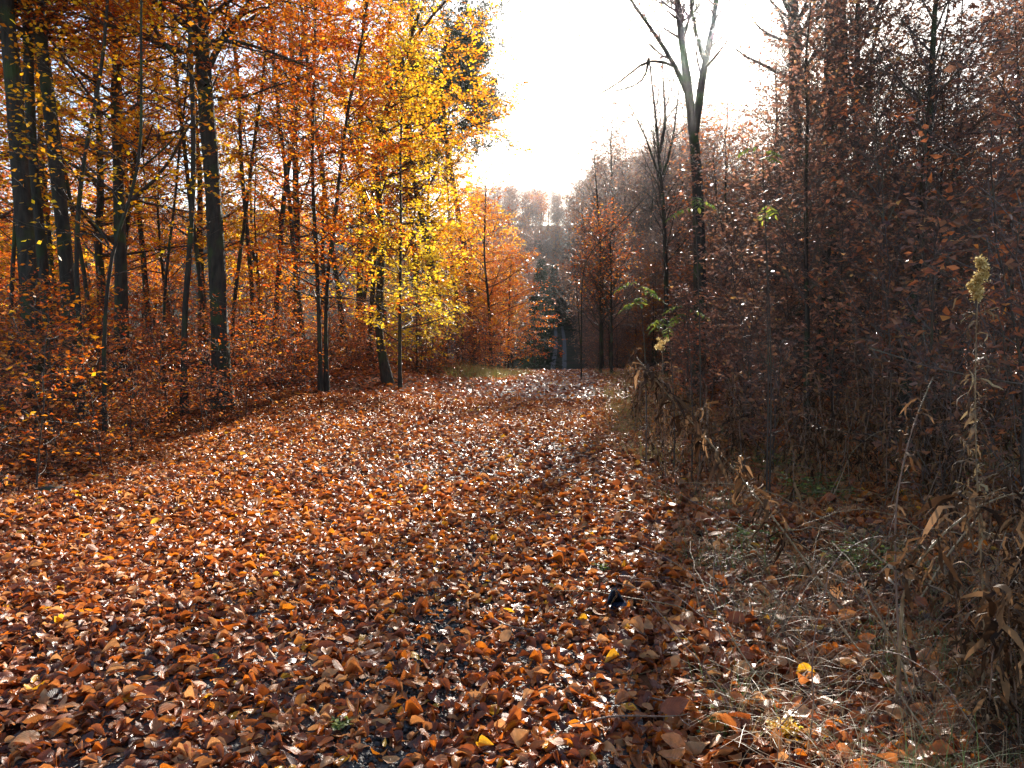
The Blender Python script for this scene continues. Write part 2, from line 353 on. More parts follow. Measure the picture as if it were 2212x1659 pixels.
leafmesh(mb, np.stack([x, y, gz(x, y) + .05 + .05 * rng.random(n)], -1), np.stack([np.cos(az), np.sin(az), rng.normal(size=n) * .3], -1), UPV + rng.normal(size=(n, 3)) * .5, .07 + .055 * rng.random(n), 6, .42, curl=.35, fold=.3, rnd=.3 + .6 * rng.random(n), wavy=.03)
tag(mb.obj('fallen_leaves', M['litter']), 'large broad brown leaves caught in the grass of the right verge', 'fallen leaves', kind='stuff')
# pebbles of the bare rut
n = 2600; y = 2.2 + 4.2 * rng.random(n); x = pathx(y) + .25 + .17 * rng.normal(size=n)
mb = MB(); r = .006 + .012 * rng.random(n) ** 2
P = np.stack([np.stack([x, y, gz(x, y) + .014 + k * r * .9], -1) for k in (0, .5, 1, 1.3)], 1)
R = np.stack([r * .8, r, r * .7, r * .1], 1); mb.add(*tubes(P, R, 5, .12))
tag(mb.obj('gravel', M['gravel']), 'dark wet gravel showing in the bare wheel rut', 'gravel', kind='stuff')

# ------------------------------------------------------------------ trees
def poly(pts, n):
    """smooth resample of a 3D polyline"""
    pts = np.array(pts, float); d = np.r_[0, np.cumsum(np.linalg.norm(np.diff(pts, axis=0), axis=1))]
    t = np.linspace(0, d[-1], n); p = np.stack([np.interp(t, d, pts[:, k]) for k in range(3)], -1)
    for _ in range(2): p[1:-1] = .25 * p[:-2] + .5 * p[1:-1] + .25 * p[2:]
    return p
def pxpoly(pts, d, n, base=None, dd=0):
    q = [at(x, y, d + dd * i) for i, (x, y) in enumerate(pts)]
    return poly(q, n)
def make_tree(name, label, trunk, r0, r1, cfg, extra=(), group=None, cat='tree', origin=None, leafm='gold', barkm='bark', twigm='twig'):
    """trunk (n,3) world coords. extra: list of (polyline, r0, r1) limbs"""
    org = np.array(trunk[0] if origin is None else origin)
    root = empty(name, org); tag(root, label, cat, group)
    tb = MB(); n = len(trunk)
    T = (trunk - org)[None]; R = (np.linspace(r0, r1, n) ** 1.0)[None].copy()
    R[0, 0] *= 1.7; R[0, 1] *= 1.15
    tb.add(*tubes(T, R, 10 if r0 > .07 else 6, .05))
    lims = [(T, R)]
    for (pl, a, b) in extra:
        e = (pl - org)[None]; er = np.linspace(a, b, len(pl))[None]; tb.add(*tubes(e, er, 8, .05)); lims.append((e, er))
    B = []
    for (t_, r_) in lims:
        ln = np.linalg.norm(t_[0, -1] - t_[0, 0])
        m = max(3, int(cfg['m1'] * ln))
        first = t_ is lims[0][0]
        b, br = kids(t_, r_, m, cfg.get('t0', .15) if first else .25, .99, cfg.get('a1', 1.15), .25, cfg['L1'], 7, .09, cfg.get('trop1', .05), .45, .006, shape=cfg.get('shape'), flat=cfg.get('flat', .2))
        B.append((b, br))
    b = np.concatenate([q[0] for q in B]); br = np.concatenate([q[1] for q in B]); br = np.minimum(br, cfg.get('rb', .05))
    wb = MB(); wb.add(*tubes(b, br, 5))
    s, sr = kids(b, br, cfg['m2'], .15, .98, .8, .2, cfg['L2'], 5, .12, cfg.get('trop2', 0.), .5, .003, planar=.85, taper=.4)
    wb.add(*tubes(s, sr, 3))
    w, wr = kids(s, sr, cfg['m3'], .1, 1, .75, .2, cfg['L3'], 3, .12, cfg.get('trop3', 0.), .6, cfg.get('rt', .0018), planar=.85, taper=.5)
    wb.add(*tubes(w, wr, 3))
    if cfg.get('m4'):
        w4, wr4 = kids(w, wr, cfg['m4'], .1, 1, .7, .2, cfg['L3'] * .6, 3, .12, cfg.get('trop3', 0.), .7, cfg.get('rt', .0018) * .8, planar=.5, taper=.5)
        wb.add(*tubes(w4, wr4, 3))
    tb.obj('trunk', M[barkm], root)
    wb.obj('branches', M[twigm], root, smooth=False)
    if cfg.get('leaf', 0):
        km = rng.random(len(s)) > cfg.get('gap', .28); w = w[np.repeat(km, cfg['m3'])]; s = s[km]
        lb = MB(); spray(lb, w, cfg['leaf'], cfg.get('ls', .085), cfg.get('rows', 1), droop=cfg.get('droop', .1), keep=cfg.get('keep', 1.), tilt=cfg.get('tilt', .5))
        spray(lb, s, max(2, cfg['leaf'] // 2), cfg.get('ls', .085), cfg.get('rows', 1), droop=cfg.get('droop', .1), keep=cfg.get('keep', 1.), t0=.3)
        lb.obj('foliage', M[leafm], root)
    return root
def straight(x, y, h, lean=(0, 0), n=12, wob=.05, sink=.15):
    z0 = float(gz(x, y)) - sink; t = np.linspace(0, 1, n)
    w = np.cumsum(rng.normal(size=(n, 2)) * wob, axis=0); w -= w[0]
    return np.stack([x + lean[0] * t * h + w[:, 0], y + lean[1] * t * h + w[:, 1], z0 + t * (h + sink)], -1)

dome = lambda t: np.clip(1.15 - .75 * t, .2, 1.1)
BIG = dict(m1=2.8, L1=3.2, m2=7, L2=1.1, m3=5, L3=.5, leaf=8, ls=.088, t0=.22, shape=dome, rb=.06)
SLIM = dict(m1=3.4, L1=2.0, m2=7, L2=.8, m3=4, L3=.4, leaf=8, ls=.085, t0=.2, shape=dome, rb=.03)
BARE = dict(m1=3.0, L1=2.0, m2=6, L2=.9, m3=5, L3=.5, leaf=1, keep=.25, ls=.08, t0=.3, shape=dome, a1=.8, trop1=.12, trop2=.05, rb=.04, rt=.0022, flat=0)

def foot(pts, d):
    """continue a traced trunk down to the ground under its lowest traced point"""
    x, y = at(*pts[0], d)[:2]; z = float(gz(x, y)) - .12
    q = [at(px, py, d) for px, py in pts]
    if q[0][2] > z + .1: q.insert(0, np.array([x + .01, y, z]))
    return q
def hero(name, label, pts, d, r0, r1, cfg, leafm, extra=(), n=16, **kw):
    q = poly(foot(pts, d), n); ex = [(pxpoly(p, dd, 9), a, b) for (p, dd, a, b) in extra]
    return make_tree(name, label, q, r0, r1, cfg, ex, leafm=leafm, **kw)

def up(c, **k):
    c = dict(c); c.update(k); return c
LT = 'beech_tree'
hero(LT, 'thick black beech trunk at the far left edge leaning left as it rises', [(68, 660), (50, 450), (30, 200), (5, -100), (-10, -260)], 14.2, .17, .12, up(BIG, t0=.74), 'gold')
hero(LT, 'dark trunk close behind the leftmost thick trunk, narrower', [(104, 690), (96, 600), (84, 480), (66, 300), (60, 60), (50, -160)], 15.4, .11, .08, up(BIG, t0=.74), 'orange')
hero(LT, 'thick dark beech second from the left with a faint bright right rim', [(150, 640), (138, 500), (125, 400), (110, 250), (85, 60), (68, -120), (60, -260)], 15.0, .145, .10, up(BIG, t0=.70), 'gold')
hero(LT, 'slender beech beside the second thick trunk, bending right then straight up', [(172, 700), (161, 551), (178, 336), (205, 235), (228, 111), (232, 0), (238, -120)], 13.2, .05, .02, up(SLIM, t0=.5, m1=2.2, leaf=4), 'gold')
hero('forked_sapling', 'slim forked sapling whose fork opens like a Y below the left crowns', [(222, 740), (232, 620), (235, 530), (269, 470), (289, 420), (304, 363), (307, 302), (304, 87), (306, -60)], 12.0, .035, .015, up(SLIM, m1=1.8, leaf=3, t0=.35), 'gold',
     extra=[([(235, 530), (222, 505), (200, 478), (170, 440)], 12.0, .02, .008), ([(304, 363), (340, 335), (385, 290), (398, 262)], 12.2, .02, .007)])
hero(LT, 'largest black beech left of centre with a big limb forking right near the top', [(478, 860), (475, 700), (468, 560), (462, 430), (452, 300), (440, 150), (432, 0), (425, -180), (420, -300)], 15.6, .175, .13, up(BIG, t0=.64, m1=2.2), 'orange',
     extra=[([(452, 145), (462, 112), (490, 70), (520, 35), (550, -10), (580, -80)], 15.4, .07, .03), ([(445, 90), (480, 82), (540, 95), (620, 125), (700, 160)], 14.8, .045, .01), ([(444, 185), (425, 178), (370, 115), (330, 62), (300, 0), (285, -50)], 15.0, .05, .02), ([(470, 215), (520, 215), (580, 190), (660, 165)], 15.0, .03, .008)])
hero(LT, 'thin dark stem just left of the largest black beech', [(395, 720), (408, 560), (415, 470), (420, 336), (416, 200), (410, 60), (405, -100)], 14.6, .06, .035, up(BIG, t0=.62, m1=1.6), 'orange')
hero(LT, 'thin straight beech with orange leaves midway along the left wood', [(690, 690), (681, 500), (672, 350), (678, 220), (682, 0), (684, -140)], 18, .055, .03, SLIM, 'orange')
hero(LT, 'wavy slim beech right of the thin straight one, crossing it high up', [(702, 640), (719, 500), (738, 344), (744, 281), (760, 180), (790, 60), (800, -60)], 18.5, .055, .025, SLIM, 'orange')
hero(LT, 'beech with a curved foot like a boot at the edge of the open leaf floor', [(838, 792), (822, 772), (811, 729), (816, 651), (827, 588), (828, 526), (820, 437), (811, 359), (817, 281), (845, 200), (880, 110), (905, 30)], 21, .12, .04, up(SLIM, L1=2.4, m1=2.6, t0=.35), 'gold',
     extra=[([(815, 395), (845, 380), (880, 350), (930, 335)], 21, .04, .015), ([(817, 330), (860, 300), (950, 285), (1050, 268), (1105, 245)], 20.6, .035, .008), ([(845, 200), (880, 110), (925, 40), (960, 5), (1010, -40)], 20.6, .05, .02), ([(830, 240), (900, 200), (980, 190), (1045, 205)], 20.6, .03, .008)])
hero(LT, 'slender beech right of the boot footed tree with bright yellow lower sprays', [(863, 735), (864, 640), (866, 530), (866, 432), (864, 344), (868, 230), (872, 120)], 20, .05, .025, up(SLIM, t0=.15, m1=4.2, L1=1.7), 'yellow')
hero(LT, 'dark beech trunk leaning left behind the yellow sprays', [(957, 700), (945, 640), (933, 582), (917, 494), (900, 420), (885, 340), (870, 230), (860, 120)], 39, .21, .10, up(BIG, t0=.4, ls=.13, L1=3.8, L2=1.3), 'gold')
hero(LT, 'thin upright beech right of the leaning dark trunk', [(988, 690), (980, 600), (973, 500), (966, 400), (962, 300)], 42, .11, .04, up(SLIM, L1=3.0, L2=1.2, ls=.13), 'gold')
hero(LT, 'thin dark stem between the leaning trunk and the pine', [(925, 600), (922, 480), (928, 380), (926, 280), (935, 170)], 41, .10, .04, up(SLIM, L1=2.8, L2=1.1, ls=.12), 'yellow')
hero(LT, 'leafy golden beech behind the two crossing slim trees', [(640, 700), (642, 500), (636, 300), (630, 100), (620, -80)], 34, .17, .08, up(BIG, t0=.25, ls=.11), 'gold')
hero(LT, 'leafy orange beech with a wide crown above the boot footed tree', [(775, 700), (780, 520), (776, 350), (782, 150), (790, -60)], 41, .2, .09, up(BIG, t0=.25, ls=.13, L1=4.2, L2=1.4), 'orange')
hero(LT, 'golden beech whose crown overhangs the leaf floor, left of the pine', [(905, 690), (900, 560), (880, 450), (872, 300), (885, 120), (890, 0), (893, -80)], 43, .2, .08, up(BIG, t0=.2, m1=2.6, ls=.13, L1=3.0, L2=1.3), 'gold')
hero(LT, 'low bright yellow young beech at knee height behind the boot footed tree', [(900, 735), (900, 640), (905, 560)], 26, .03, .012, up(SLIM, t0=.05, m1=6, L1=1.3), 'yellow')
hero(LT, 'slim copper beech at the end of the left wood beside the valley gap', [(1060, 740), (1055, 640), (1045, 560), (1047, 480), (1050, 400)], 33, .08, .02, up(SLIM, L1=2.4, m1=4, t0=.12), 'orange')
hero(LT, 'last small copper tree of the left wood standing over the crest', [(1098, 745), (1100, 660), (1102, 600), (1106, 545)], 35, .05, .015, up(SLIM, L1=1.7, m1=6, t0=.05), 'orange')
THIN = up(SLIM, t0=.5, m1=1.8, L1=1.6, leaf=4)
for px, d, r_, ln, lab in ((20, 17, .05, 8, 'thin dark stem at the left edge behind the leftmost trunks'), (128, 22, .07, -12, 'dark stem between the two pairs of thick left trunks'), (196, 20, .06, -22, 'black leaning stem just right of the second thick trunk'), (262, 24, .08, 10, 'dark stem in the gap right of the forked sapling'),
                        (322, 26, .10, -16, 'dark trunk halfway between the forked sapling and the largest beech'), (352, 19, .04, 12, 'thin stem standing left of the largest black beech'), (440, 20, .07, -14, 'leaning dark stem partly behind the largest black beech'), (500, 21, .06, 16, 'slim dark stem close on the right of the largest black beech'),
                        (548, 25, .08, -10, 'dark trunk a little right of the largest black beech'), (592, 28, .10, 12, 'dark trunk midway between the largest beech and the crossing slim trees'), (655, 24, .08, -14, 'dark stem just left of the thin straight orange beech'), (742, 27, .09, -18, 'dark stem leaning left beyond the crossing slim trees'),
                        (798, 26, .08, 10, 'dark stem just behind and left of the boot footed tree'), (835, 32, .11, -25, 'distant dark trunk behind the boot footed tree')):
    q = [(px, 700)]
    for k_ in range(1, 7): q.append((px + ln * k_ + rng.normal() * 5, 700 - 130 * k_))
    hero(LT, lab, q, d, r_, r_ * .5, THIN, ['gold', 'orange'][int(rng.integers(2))])
# pine
def conifer_tree():
    q = poly(foot([(1022, 700), (1014, 607), (1002, 526), (989, 463), (968, 330), (952, 220), (956, 110), (968, 70)], 40), 16)
    org = q[0]; root = empty('pine_tree', org); tag(root, 'grey green pine rising above the yellow beeches against the white sky', 'tree')
    T = (q - org)[None]; R = np.linspace(.22, .07, 16)[None]; MB().add(*tubes(T, R, 10, .05)).obj('trunk', M['barkpine'], root)
    ex = [(pxpoly(p, 40, 7) - org) for p in ([(958, 250), (985, 235), (1015, 232), (1040, 240)], [(955, 190), (985, 165), (1010, 180), (1030, 190)], [(955, 140), (975, 120), (1000, 130)],
          [(966, 320), (1000, 300), (1030, 280), (1050, 275)], [(950, 230), (920, 200), (900, 205)], [(955, 150), (930, 120), (915, 140)], [(960, 100), (975, 85), (985, 100)])]
    b = np.stack(ex); br = np.linspace(.08, .03, 7)[None] * np.ones((len(ex), 1)); b2, br2 = kids(T, R, 12, .62, 1, 1.25, .2, 2.2, 7, .15, .05, .5, .02); b = np.concatenate([b, b2]); br = np.concatenate([br, np.minimum(br2, .07)]); wb = MB(); wb.add(*tubes(b, br, 5))
    s, sr = kids(b, br, 10, .25, 1, .8, .3, 1.3, 5, .2, .05, .5, .006); wb.add(*tubes(s, sr, 3))
    w, wr = kids(s, sr, 6, .3, 1, .7, .3, .4, 3, .15, .08, .5, .004); wb.add(*tubes(w, wr, 3)); wb.obj('branches', M['barkpine'], root)
    lb = MB(); K = len(w); m = 40; p = np.repeat(w[:, -1], m, 0) + rng.normal(size=(K * m, 3)) * .13
    d = norm(rng.normal(size=p.shape) + [0, 0, .7]); leafmesh(lb, p, d, norm(rng.normal(size=p.shape)), .17 + .07 * rng.random(len(p)), 1, .11)
    lb.obj('foliage', M['needle'], root)
conifer_tree()

# right side heroes
TRI = [(1515, 860), (1512, 600), (1508, 406), (1500, 300), (1491, 235), (1485, 188), (1479, 125), (1469, 62), (1458, -40), (1450, -160)]
hero('bare_tree', 'tall bare tree forking into three limbs in front of the sun', TRI, 19, .19, .055, up(BARE, t0=.76, m1=3.2, L1=1.6, a1=.9, rt=.003), 'brown', n=20, barkm='bark',
     extra=[([(1501, 285), (1508, 235), (1514, 180), (1524, 125), (1536, 94), (1545, 31), (1551, -20), (1558, -120)], 19, .105, .05), ([(1522, 125), (1509, 85), (1497, 45), (1490, -20)], 18.9, .06, .03),
            ([(1490, 215), (1480, 190), (1466, 160), (1455, 130), (1430, 94), (1404, 62), (1389, 34), (1361, 0), (1330, -50)], 19, .07, .025),
            ([(1460, 145), (1436, 128), (1398, 127), (1373, 136), (1370, 156), (1345, 175), (1310, 195), (1267, 219)], 18.6, .04, .01), ([(1400, 127), (1400, 155), (1385, 182), (1350, 192), (1310, 200)], 18.4, .03, .01)])
hero('bare_tree', 'straight bare trunk rising behind the right thicket, left of the thickest one', [(1722, 500), (1717, 250), (1716, 60), (1712, -40), (1700, -160), (1690, -300)], 21, .18, .13, up(BARE, t0=.55, m1=2.2, L1=2.6), 'brown',
     extra=[([(1716, 40), (1695, 10), (1680, -60)], 21, .07, .04), ([(1718, 60), (1745, 0), (1765, -80)], 21, .06, .03)])
hero('bare_tree', 'thickest grey trunk behind the right thicket with twigs crossing it', [(1803, 500), (1801, 250), (1803, 100), (1808, -40), (1812, -250)], 17.5, .26, .21, up(BARE, t0=.5, m1=2.0, L1=2.6), 'brown', barkm='bark')
hero('bare_tree', 'slim bare tree with upright limbs fanning out left of the three limbed tree', [(1440, 600), (1432, 420), (1420, 297), (1414, 219), (1404, 150), (1400, 105)], 27, .11, .02, up(BARE, m1=3.4, t0=.35, a1=.5, L1=2.3), 'brown',
     extra=[([(1425, 330), (1439, 281), (1434, 200), (1430, 120)], 27, .06, .015), ([(1430, 400), (1400, 310), (1370, 240), (1352, 215)], 27, .05, .012), ([(1432, 380), (1455, 300), (1462, 230), (1470, 160)], 27, .05, .012)])
hero('bare_tree', 'small bushy bare tree at the left end of the right wood', [(1300, 640), (1296, 520), (1290, 430), (1286, 370), (1283, 330)], 33, .09, .015, up(BARE, m1=6, t0=.2, a1=.75, L1=2.6, m3=6), 'brown', twigm='greytwig')
hero('bare_tree', 'dark straight stem, left of a matching pair above the right verge', [(1297, 720), (1297, 650), (1297, 570), (1296, 500)], 29, .06, .03, up(BARE, m1=7, t0=.3, leaf=3, keep=.6), 'orange')
hero('bare_tree', 'dark straight stem, right of a matching pair above the right verge', [(1321, 720), (1320, 650), (1320, 560), (1318, 510)], 28.5, .06, .03, up(BARE, m1=7, t0=.3, leaf=3, keep=.6), 'orange')
hero('leaning_sapling', 'thin bent sapling arching right above the valley gap', [(1256, 640), (1258, 588), (1264, 557), (1292, 523), (1330, 494), (1367, 457), (1390, 430)], 26, .026, .012, up(BARE, m1=1.6, L1=.9, t0=.4, leaf=1), 'brown', n=18)
hero('thin_pole_sapling', 'thin straight dark pole at the right rim of the valley gap', [(1255, 765), (1251, 700), (1245, 620), (1240, 560)], 34, .032, .016, up(BARE, m1=1.5, L1=.8), 'brown')

# ---- prototype trees and copies ------------------------------------------------
def proto(name, h, r0, r1, cfg, leafm, cat='tree', **kw):
    tr = straight(0, 0, h, n=12, wob=.05 * h / 10, sink=0); tr[:, 2] -= tr[0, 2] + .15
    o = make_tree(name, 'tmp', tr, r0, r1, cfg, leafm=leafm, cat=cat, origin=(0, 0, 0), **kw)
    o.location = (0, 0, 0); return o
PB = [proto('beech_tree', 15, .15, .03, up(BIG, m3=4, ls=.12, m1=2.4), 'gold'), proto('beech_tree', 13, .11, .02, up(BIG, m3=4, ls=.12, m1=2.6, L1=2.6), 'orange'),
      proto('beech_tree', 9, .06, .012, up(SLIM, ls=.105, m1=3.6), 'gold'), proto('beech_tree', 8, .05, .012, up(SLIM, ls=.105, m1=3.8, t0=.12), 'orange')]
PBn = ['tall golden beech', 'tall orange beech', 'slim golden young beech', 'slim orange young beech']
PBU = [proto('bare_tree', 13, .13, .02, up(BARE, m1=3.6, L1=2.6, m3=7, rt=.005, leaf=3, keep=.5, ls=.12), 'brown', twigm='greytwig'),
       proto('bare_tree', 10, .07, .012, up(BARE, m1=4.4, L1=1.8, m3=7, rt=.005, leaf=3, keep=.5, ls=.11), 'brown', twigm='greytwig')]
PBU.append(proto('bushy_tree', 8.5, .07, .012, dict(m1=7, L1=2.3, m2=7, L2=.9, m3=5, L3=.45, leaf=3, keep=.6, ls=.11, t0=.05, shape=lambda t: 1.05 - .6 * t, a1=.75, trop1=.09, trop2=.04, rb=.03, rt=.004), 'brown', twigm='greytwig'))
PBU.append(proto('bushy_tree', 7.5, .06, .012, dict(m1=7, L1=2.1, m2=7, L2=.9, m3=5, L3=.45, leaf=4, keep=.7, ls=.10, t0=.05, shape=lambda t: 1.05 - .6 * t, a1=.85, trop1=.06, trop2=.02, rb=.03, rt=.003), 'russet', twigm='greytwig'))
PF = [proto('woodland_tree', 17, .2, .05, dict(m1=2.2, L1=4.5, m2=8, L2=2.0, m3=7, L3=1.0, leaf=3, keep=.5, ls=.28, t0=.2, shape=dome, a1=.75, trop1=.1, rb=.09, rt=.012), 'brown', twigm='greytwig'),
      proto('woodland_tree', 15, .17, .05, dict(m1=2.4, L1=4, m2=8, L2=1.8, m3=6, L3=.9, leaf=4, keep=.8, ls=.28, t0=.2, shape=dome, a1=.85, trop1=.05, rb=.09, rt=.012), 'orange', twigm='greytwig')]
SAPc = dict(m1=9, L1=.75, m2=4, L2=.34, m3=2, L3=.18, leaf=3, keep=.72, ls=.075, t0=.08, rows=2, shape=lambda t: 1.1 - .7 * t, rb=.008, rt=.0013, tilt=.6)
PS = [proto('beech_sapling', h, .014, .004, up(SAPc, L1=l1, m1=mm), lm, cat='sapling', barkm='twig') for h, l1, mm, lm in ((2.1, .8, 9, 'russet'), (1.5, .7, 11, 'russet'), (2.6, .9, 8, 'orange'), (1.2, .6, 15, 'russet'), (1.9, .75, 10, 'orange'))]
PR = [proto('thicket_shrub', h, .016, .005, up(SAPc, L1=l1, m1=mm, keep=kp, leaf=3, rt=.0016, a1=.7, trop1=.08, ls=.08, m2=5), lm, cat='shrub', barkm='twig', twigm='greytwig')
      for h, l1, mm, kp, lm in ((3.4, 1.1, 8, .6, 'brown'), (2.4, .9, 9, .6, 'brown'), (4.4, 1.3, 7, .5, 'brown'), (1.7, .8, 11, .7, 'brown'))]
def place(protos, k, x, y, sc=1., label=None, group=None, tint=None, lean=.04):
    return dup(protos[k], (x, y, gz(x, y)), rng.random() * 6.28, sc, label, group, tint, (rng.normal() * lean, rng.normal() * lean))
def tint(v=.2, g=0.1):
    b = 1 + rng.normal() * v * .5; h = rng.normal() * g
    return (min(max(b, .6), 1.35), min(max(b * (1 + h), .5), 1.5), min(max(b * (1 + h * .5), .5), 1.4), 1)
def pxx(px, d): return (px - CX) / F * d

# left wood behind the heroes (px, depth, proto)
cnt = 0
for d0, d1, n, fr in ((17, 24, 7, .35), (24, 34, 13, .45), (36, 52, 17, .6)):
    for i in range(n):
        d = d0 + (d1 - d0) * rng.random(); px = -150 + (1080 - 150 * (d0 < 20)) * (i + rng.random()) / n
        if (d0 < 20 and px > 420) or (d0 == 24 and px > 600) or (d0 == 36 and px > 820): continue
        k = rng.choice([0, 1, 2, 3], p=[.2, .15, .35, .3])
        place(PB, k, pxx(px, d), d, .85 + .35 * rng.random(), PBn[k] + (' in the front ranks of the left wood' if d0 < 20 else ' in the middle ranks of the left wood' if d0 < 30 else ' far back in the left wood'), 'beeches of the left wood', tint())
for i in range(9):
    d = 40 + 22 * rng.random(); px = 150 + 850 * (i + rng.random()) / 9
    place(PBU, rng.integers(2), pxx(px, d), d, .9 + .3 * rng.random(), 'bare grey tree showing through gaps at the back of the left wood', 'bare trees behind the left wood', tint(.1, .02))
# young trees lining the left end towards the crest
for px, d, k, sc, lab in ((1035, 35, 3, .68, 'small copper beech nearest the grassy clump on the left rim'), (1070, 38, 3, .66, 'small copper beech at the left rim of the valley gap'), (1000, 33, 2, .7, 'small yellow beech just left of the grassy clump'),
                          (1092, 40, 3, .75, 'orange beech beyond the crest on the left of the valley gap'), (1108, 46, 1, .6, 'orange tree behind the crest with sunlit tips at the gap'), (1055, 42, 2, 1.0, 'golden slim tree behind the small copper beeches'),
                          (1030, 46, 0, .8, 'golden tree behind the pine, right side')):
    place(PB, k, pxx(px, d), d, sc, lab, None, tint())

# left sapling thicket
pts = []
tries = 0
while len(pts) < 185 and tries < 9000:
    tries += 1
    y = 6.5 + 19 * rng.random() ** .8; x = -5.0 + .012 * y * (y > 12) - (.58 * y - 1) * rng.random()
    if x < -.76 * y - 1.5: continue
    if all((x - a) ** 2 + (y - b) ** 2 > .62 for a, b in pts): pts.append((x, y))
for x, y in pts:
    k = int(rng.integers(5)); edge = x > -6.2
    lab = ('russet beech sapling on the outer edge of the left thicket beside the leaf floor' if edge else 'russet beech sapling deep in the low thicket under the left trees') if k != 2 and k != 4 else ('orange leaved beech sapling on the outer edge of the left thicket' if edge else 'orange leaved beech sapling deep in the left thicket')
    place(PS, k, x, y, (.62 if edge else .85) + .35 * rng.random(), lab, 'saplings of the left thicket', tint(.25, .06), .08)
for i in range(60):
    d = 23 + 11 * rng.random(); px = 600 + 480 * rng.random(); py = 0
    x = pxx(px, d)
    if x > -2.2 and d < 27: continue
    place(PS, int(rng.integers(5)), x, d, .8 + .4 * rng.random(), 'copper sapling on the sunlit rise beyond the open leaf floor', 'saplings on the rise', tint(.25, .06), .08)
# right thicket
pts = []; tries = 0
while len(pts) < 100 and tries < 15000:
    tries += 1
    y = 5.5 + 20 * rng.random() ** .9; x = rightedge(y) + 1.35 + .02 * y + (.64 * y - 1.0) * rng.random()
    if x > .74 * y + 1.5: continue
    if x < 2.6 + .11 * y and y < 9: continue
    if all((x - a) ** 2 + (y - b) ** 2 > .42 for a, b in pts): pts.append((x, y))
for x, y in pts:
    edge = x < rightedge(y) + 2.6
    k = int(rng.choice([1, 3])) if edge else int(rng.choice([0, 1, 2, 2]))
    nm = ['tall brown leaved shrub', 'russet leaved shrub', 'very tall twiggy shrub', 'low brown shrub'][k]
    place(PR, k, x, y, .8 + .35 * rng.random(), nm + (' along the front of the right thicket' if edge else ' inside the dim right thicket'), 'shrubs of the right thicket', (tint(.2, .05) if rng.random() < .75 else (1.5, 1.05, .7, 1)), .1)
for i in range(27):
    d = 10.5 + 20 * rng.random() ** 1.2; px = 1600 + 760 * (i + rng.random()) / 27
    k = int(rng.integers(2)); px = max(px, 1750) if d < 15 else px
    place(PBU, k, pxx(px, d), d, .5 + .4 * rng.random(), ['twiggy bare tree behind the right thicket', 'thin bare tree behind the right thicket'][k], 'bare trees of the right wood', tint(.1, .03))
for i in range(44):
    px = 1270 + 540 * rng.random(); d = (38 if px < 1500 else 24) + 18 * rng.random(); x = pxx(px, d)
    if x < .105 * d + 2: continue
    k = int(rng.choice([0, 1, 1, 3])); h = .5 + .4 * rng.random()
    if k == 3: place(PB, 3, x, d, h, 'rust leaved young beech on the slope right of the valley gap', 'young trees on the right slope', (.7, .75, 1.1, 1))
    else: place(PBU, k, x, d, h, 'bare young tree on the slope right of the valley gap', 'young trees on the right slope', tint(.1, .03))
for i in range(42):
    px = 1285 + 330 * (i + rng.random()) / 42; d = (40 if px < 1500 else 28) + 24 * rng.random(); x = pxx(px, d)
    k = 2 if rng.random() < .6 else 3; sc = (.62 + .3 * rng.random()) * (.8 + .5 * (px - 1240) / 300) * (.75 + .25 * d / 45)
    place(PBU, k, x, d, sc, ['brown twiggy bush tree', 'rust leaved bush tree'][k - 2] + (' at the right rim of the valley gap' if px < 1360 else ' on the rising bank behind the three limbed tree'), 'bush trees of the right bank', tint(.15, .05))
for i in range(6):
    d = 15 + 10 * rng.random(); px = 1560 + 700 * (i + rng.random()) / 6
    k = 2 + int(rng.random() < .35); place(PBU, k, pxx(px, d), d, .75 + .4 * rng.random(), ['brown twiggy bush tree', 'rust leaved bush tree'][k - 2] + ' filling the back of the right thicket', 'bush trees of the right thicket', tint(.15, .05))
for i in range(14):
    d = 8.6 + 7 * rng.random(); px = 1600 + 480 * (i + rng.random()) / 14
    k = int(rng.choice([0, 1, 2])); place(PR, k, pxx(px, d), d, .85 + .3 * rng.random(), ['tall brown leaved shrub', 'russet leaved shrub', 'very tall twiggy shrub'][k] + ' in the dense middle of the right thicket', 'shrubs of the right thicket', tint(.2, .05), .1)
for i in range(30):
    px = 1262 + 270 * (i + rng.random()) / 30; d = 66 + 36 * rng.random(); x = pxx(px, d); z0 = float(gz(x, d))
    ztop = 1.6 + (750 - np.interp(px, [1240, 1290, 1400, 1530], [430, 310, 190, 120])) / 1671 * d
    sc = float(np.clip((ztop - z0) * (.72 + .3 * rng.random()) / 13, .6, 1.9))
    place(PBU, int(rng.integers(2)), x, d, sc, 'tall bare twiggy tree on the hill, white sky behind, left of the three limbed tree', 'bare trees against the white sky', tint(.1, .03))
# valley and hillside
PSP = None
def spruce():
    root = empty('spruce_tree'); tag(root, 'tmp', 'tree'); T = straight(0, 0, 18, wob=.01, sink=0); T[:, 2] -= T[0, 2] + .2; T = T[None]; R = np.linspace(.22, .03, 12)[None]
    MB().add(*tubes(T, R, 8)).obj('trunk', M['barkpine'], root)
    b, br = kids(T, R, 110, .08, .99, 1.65, .12, 4.2, 6, .04, .03, .3, .012, shape=lambda t: 1.05 - t, Lj=.15)
    wb = MB(); wb.add(*tubes(b, br, 3)); wb.obj('branches', M['barkpine'], root)
    s, sr = kids(b, br, 9, .15, 1, .9, .2, .8, 3, .1, -.1, .5, .006, planar=.9)
    lb = MB(); spray(lb, s, 8, .34, 1, width=.16, droop=.35, tilt=.5); spray(lb, b, 18, .34, 1, width=.16, droop=.3); lb.obj('foliage', M['spruce'], root); return root
SP = spruce()
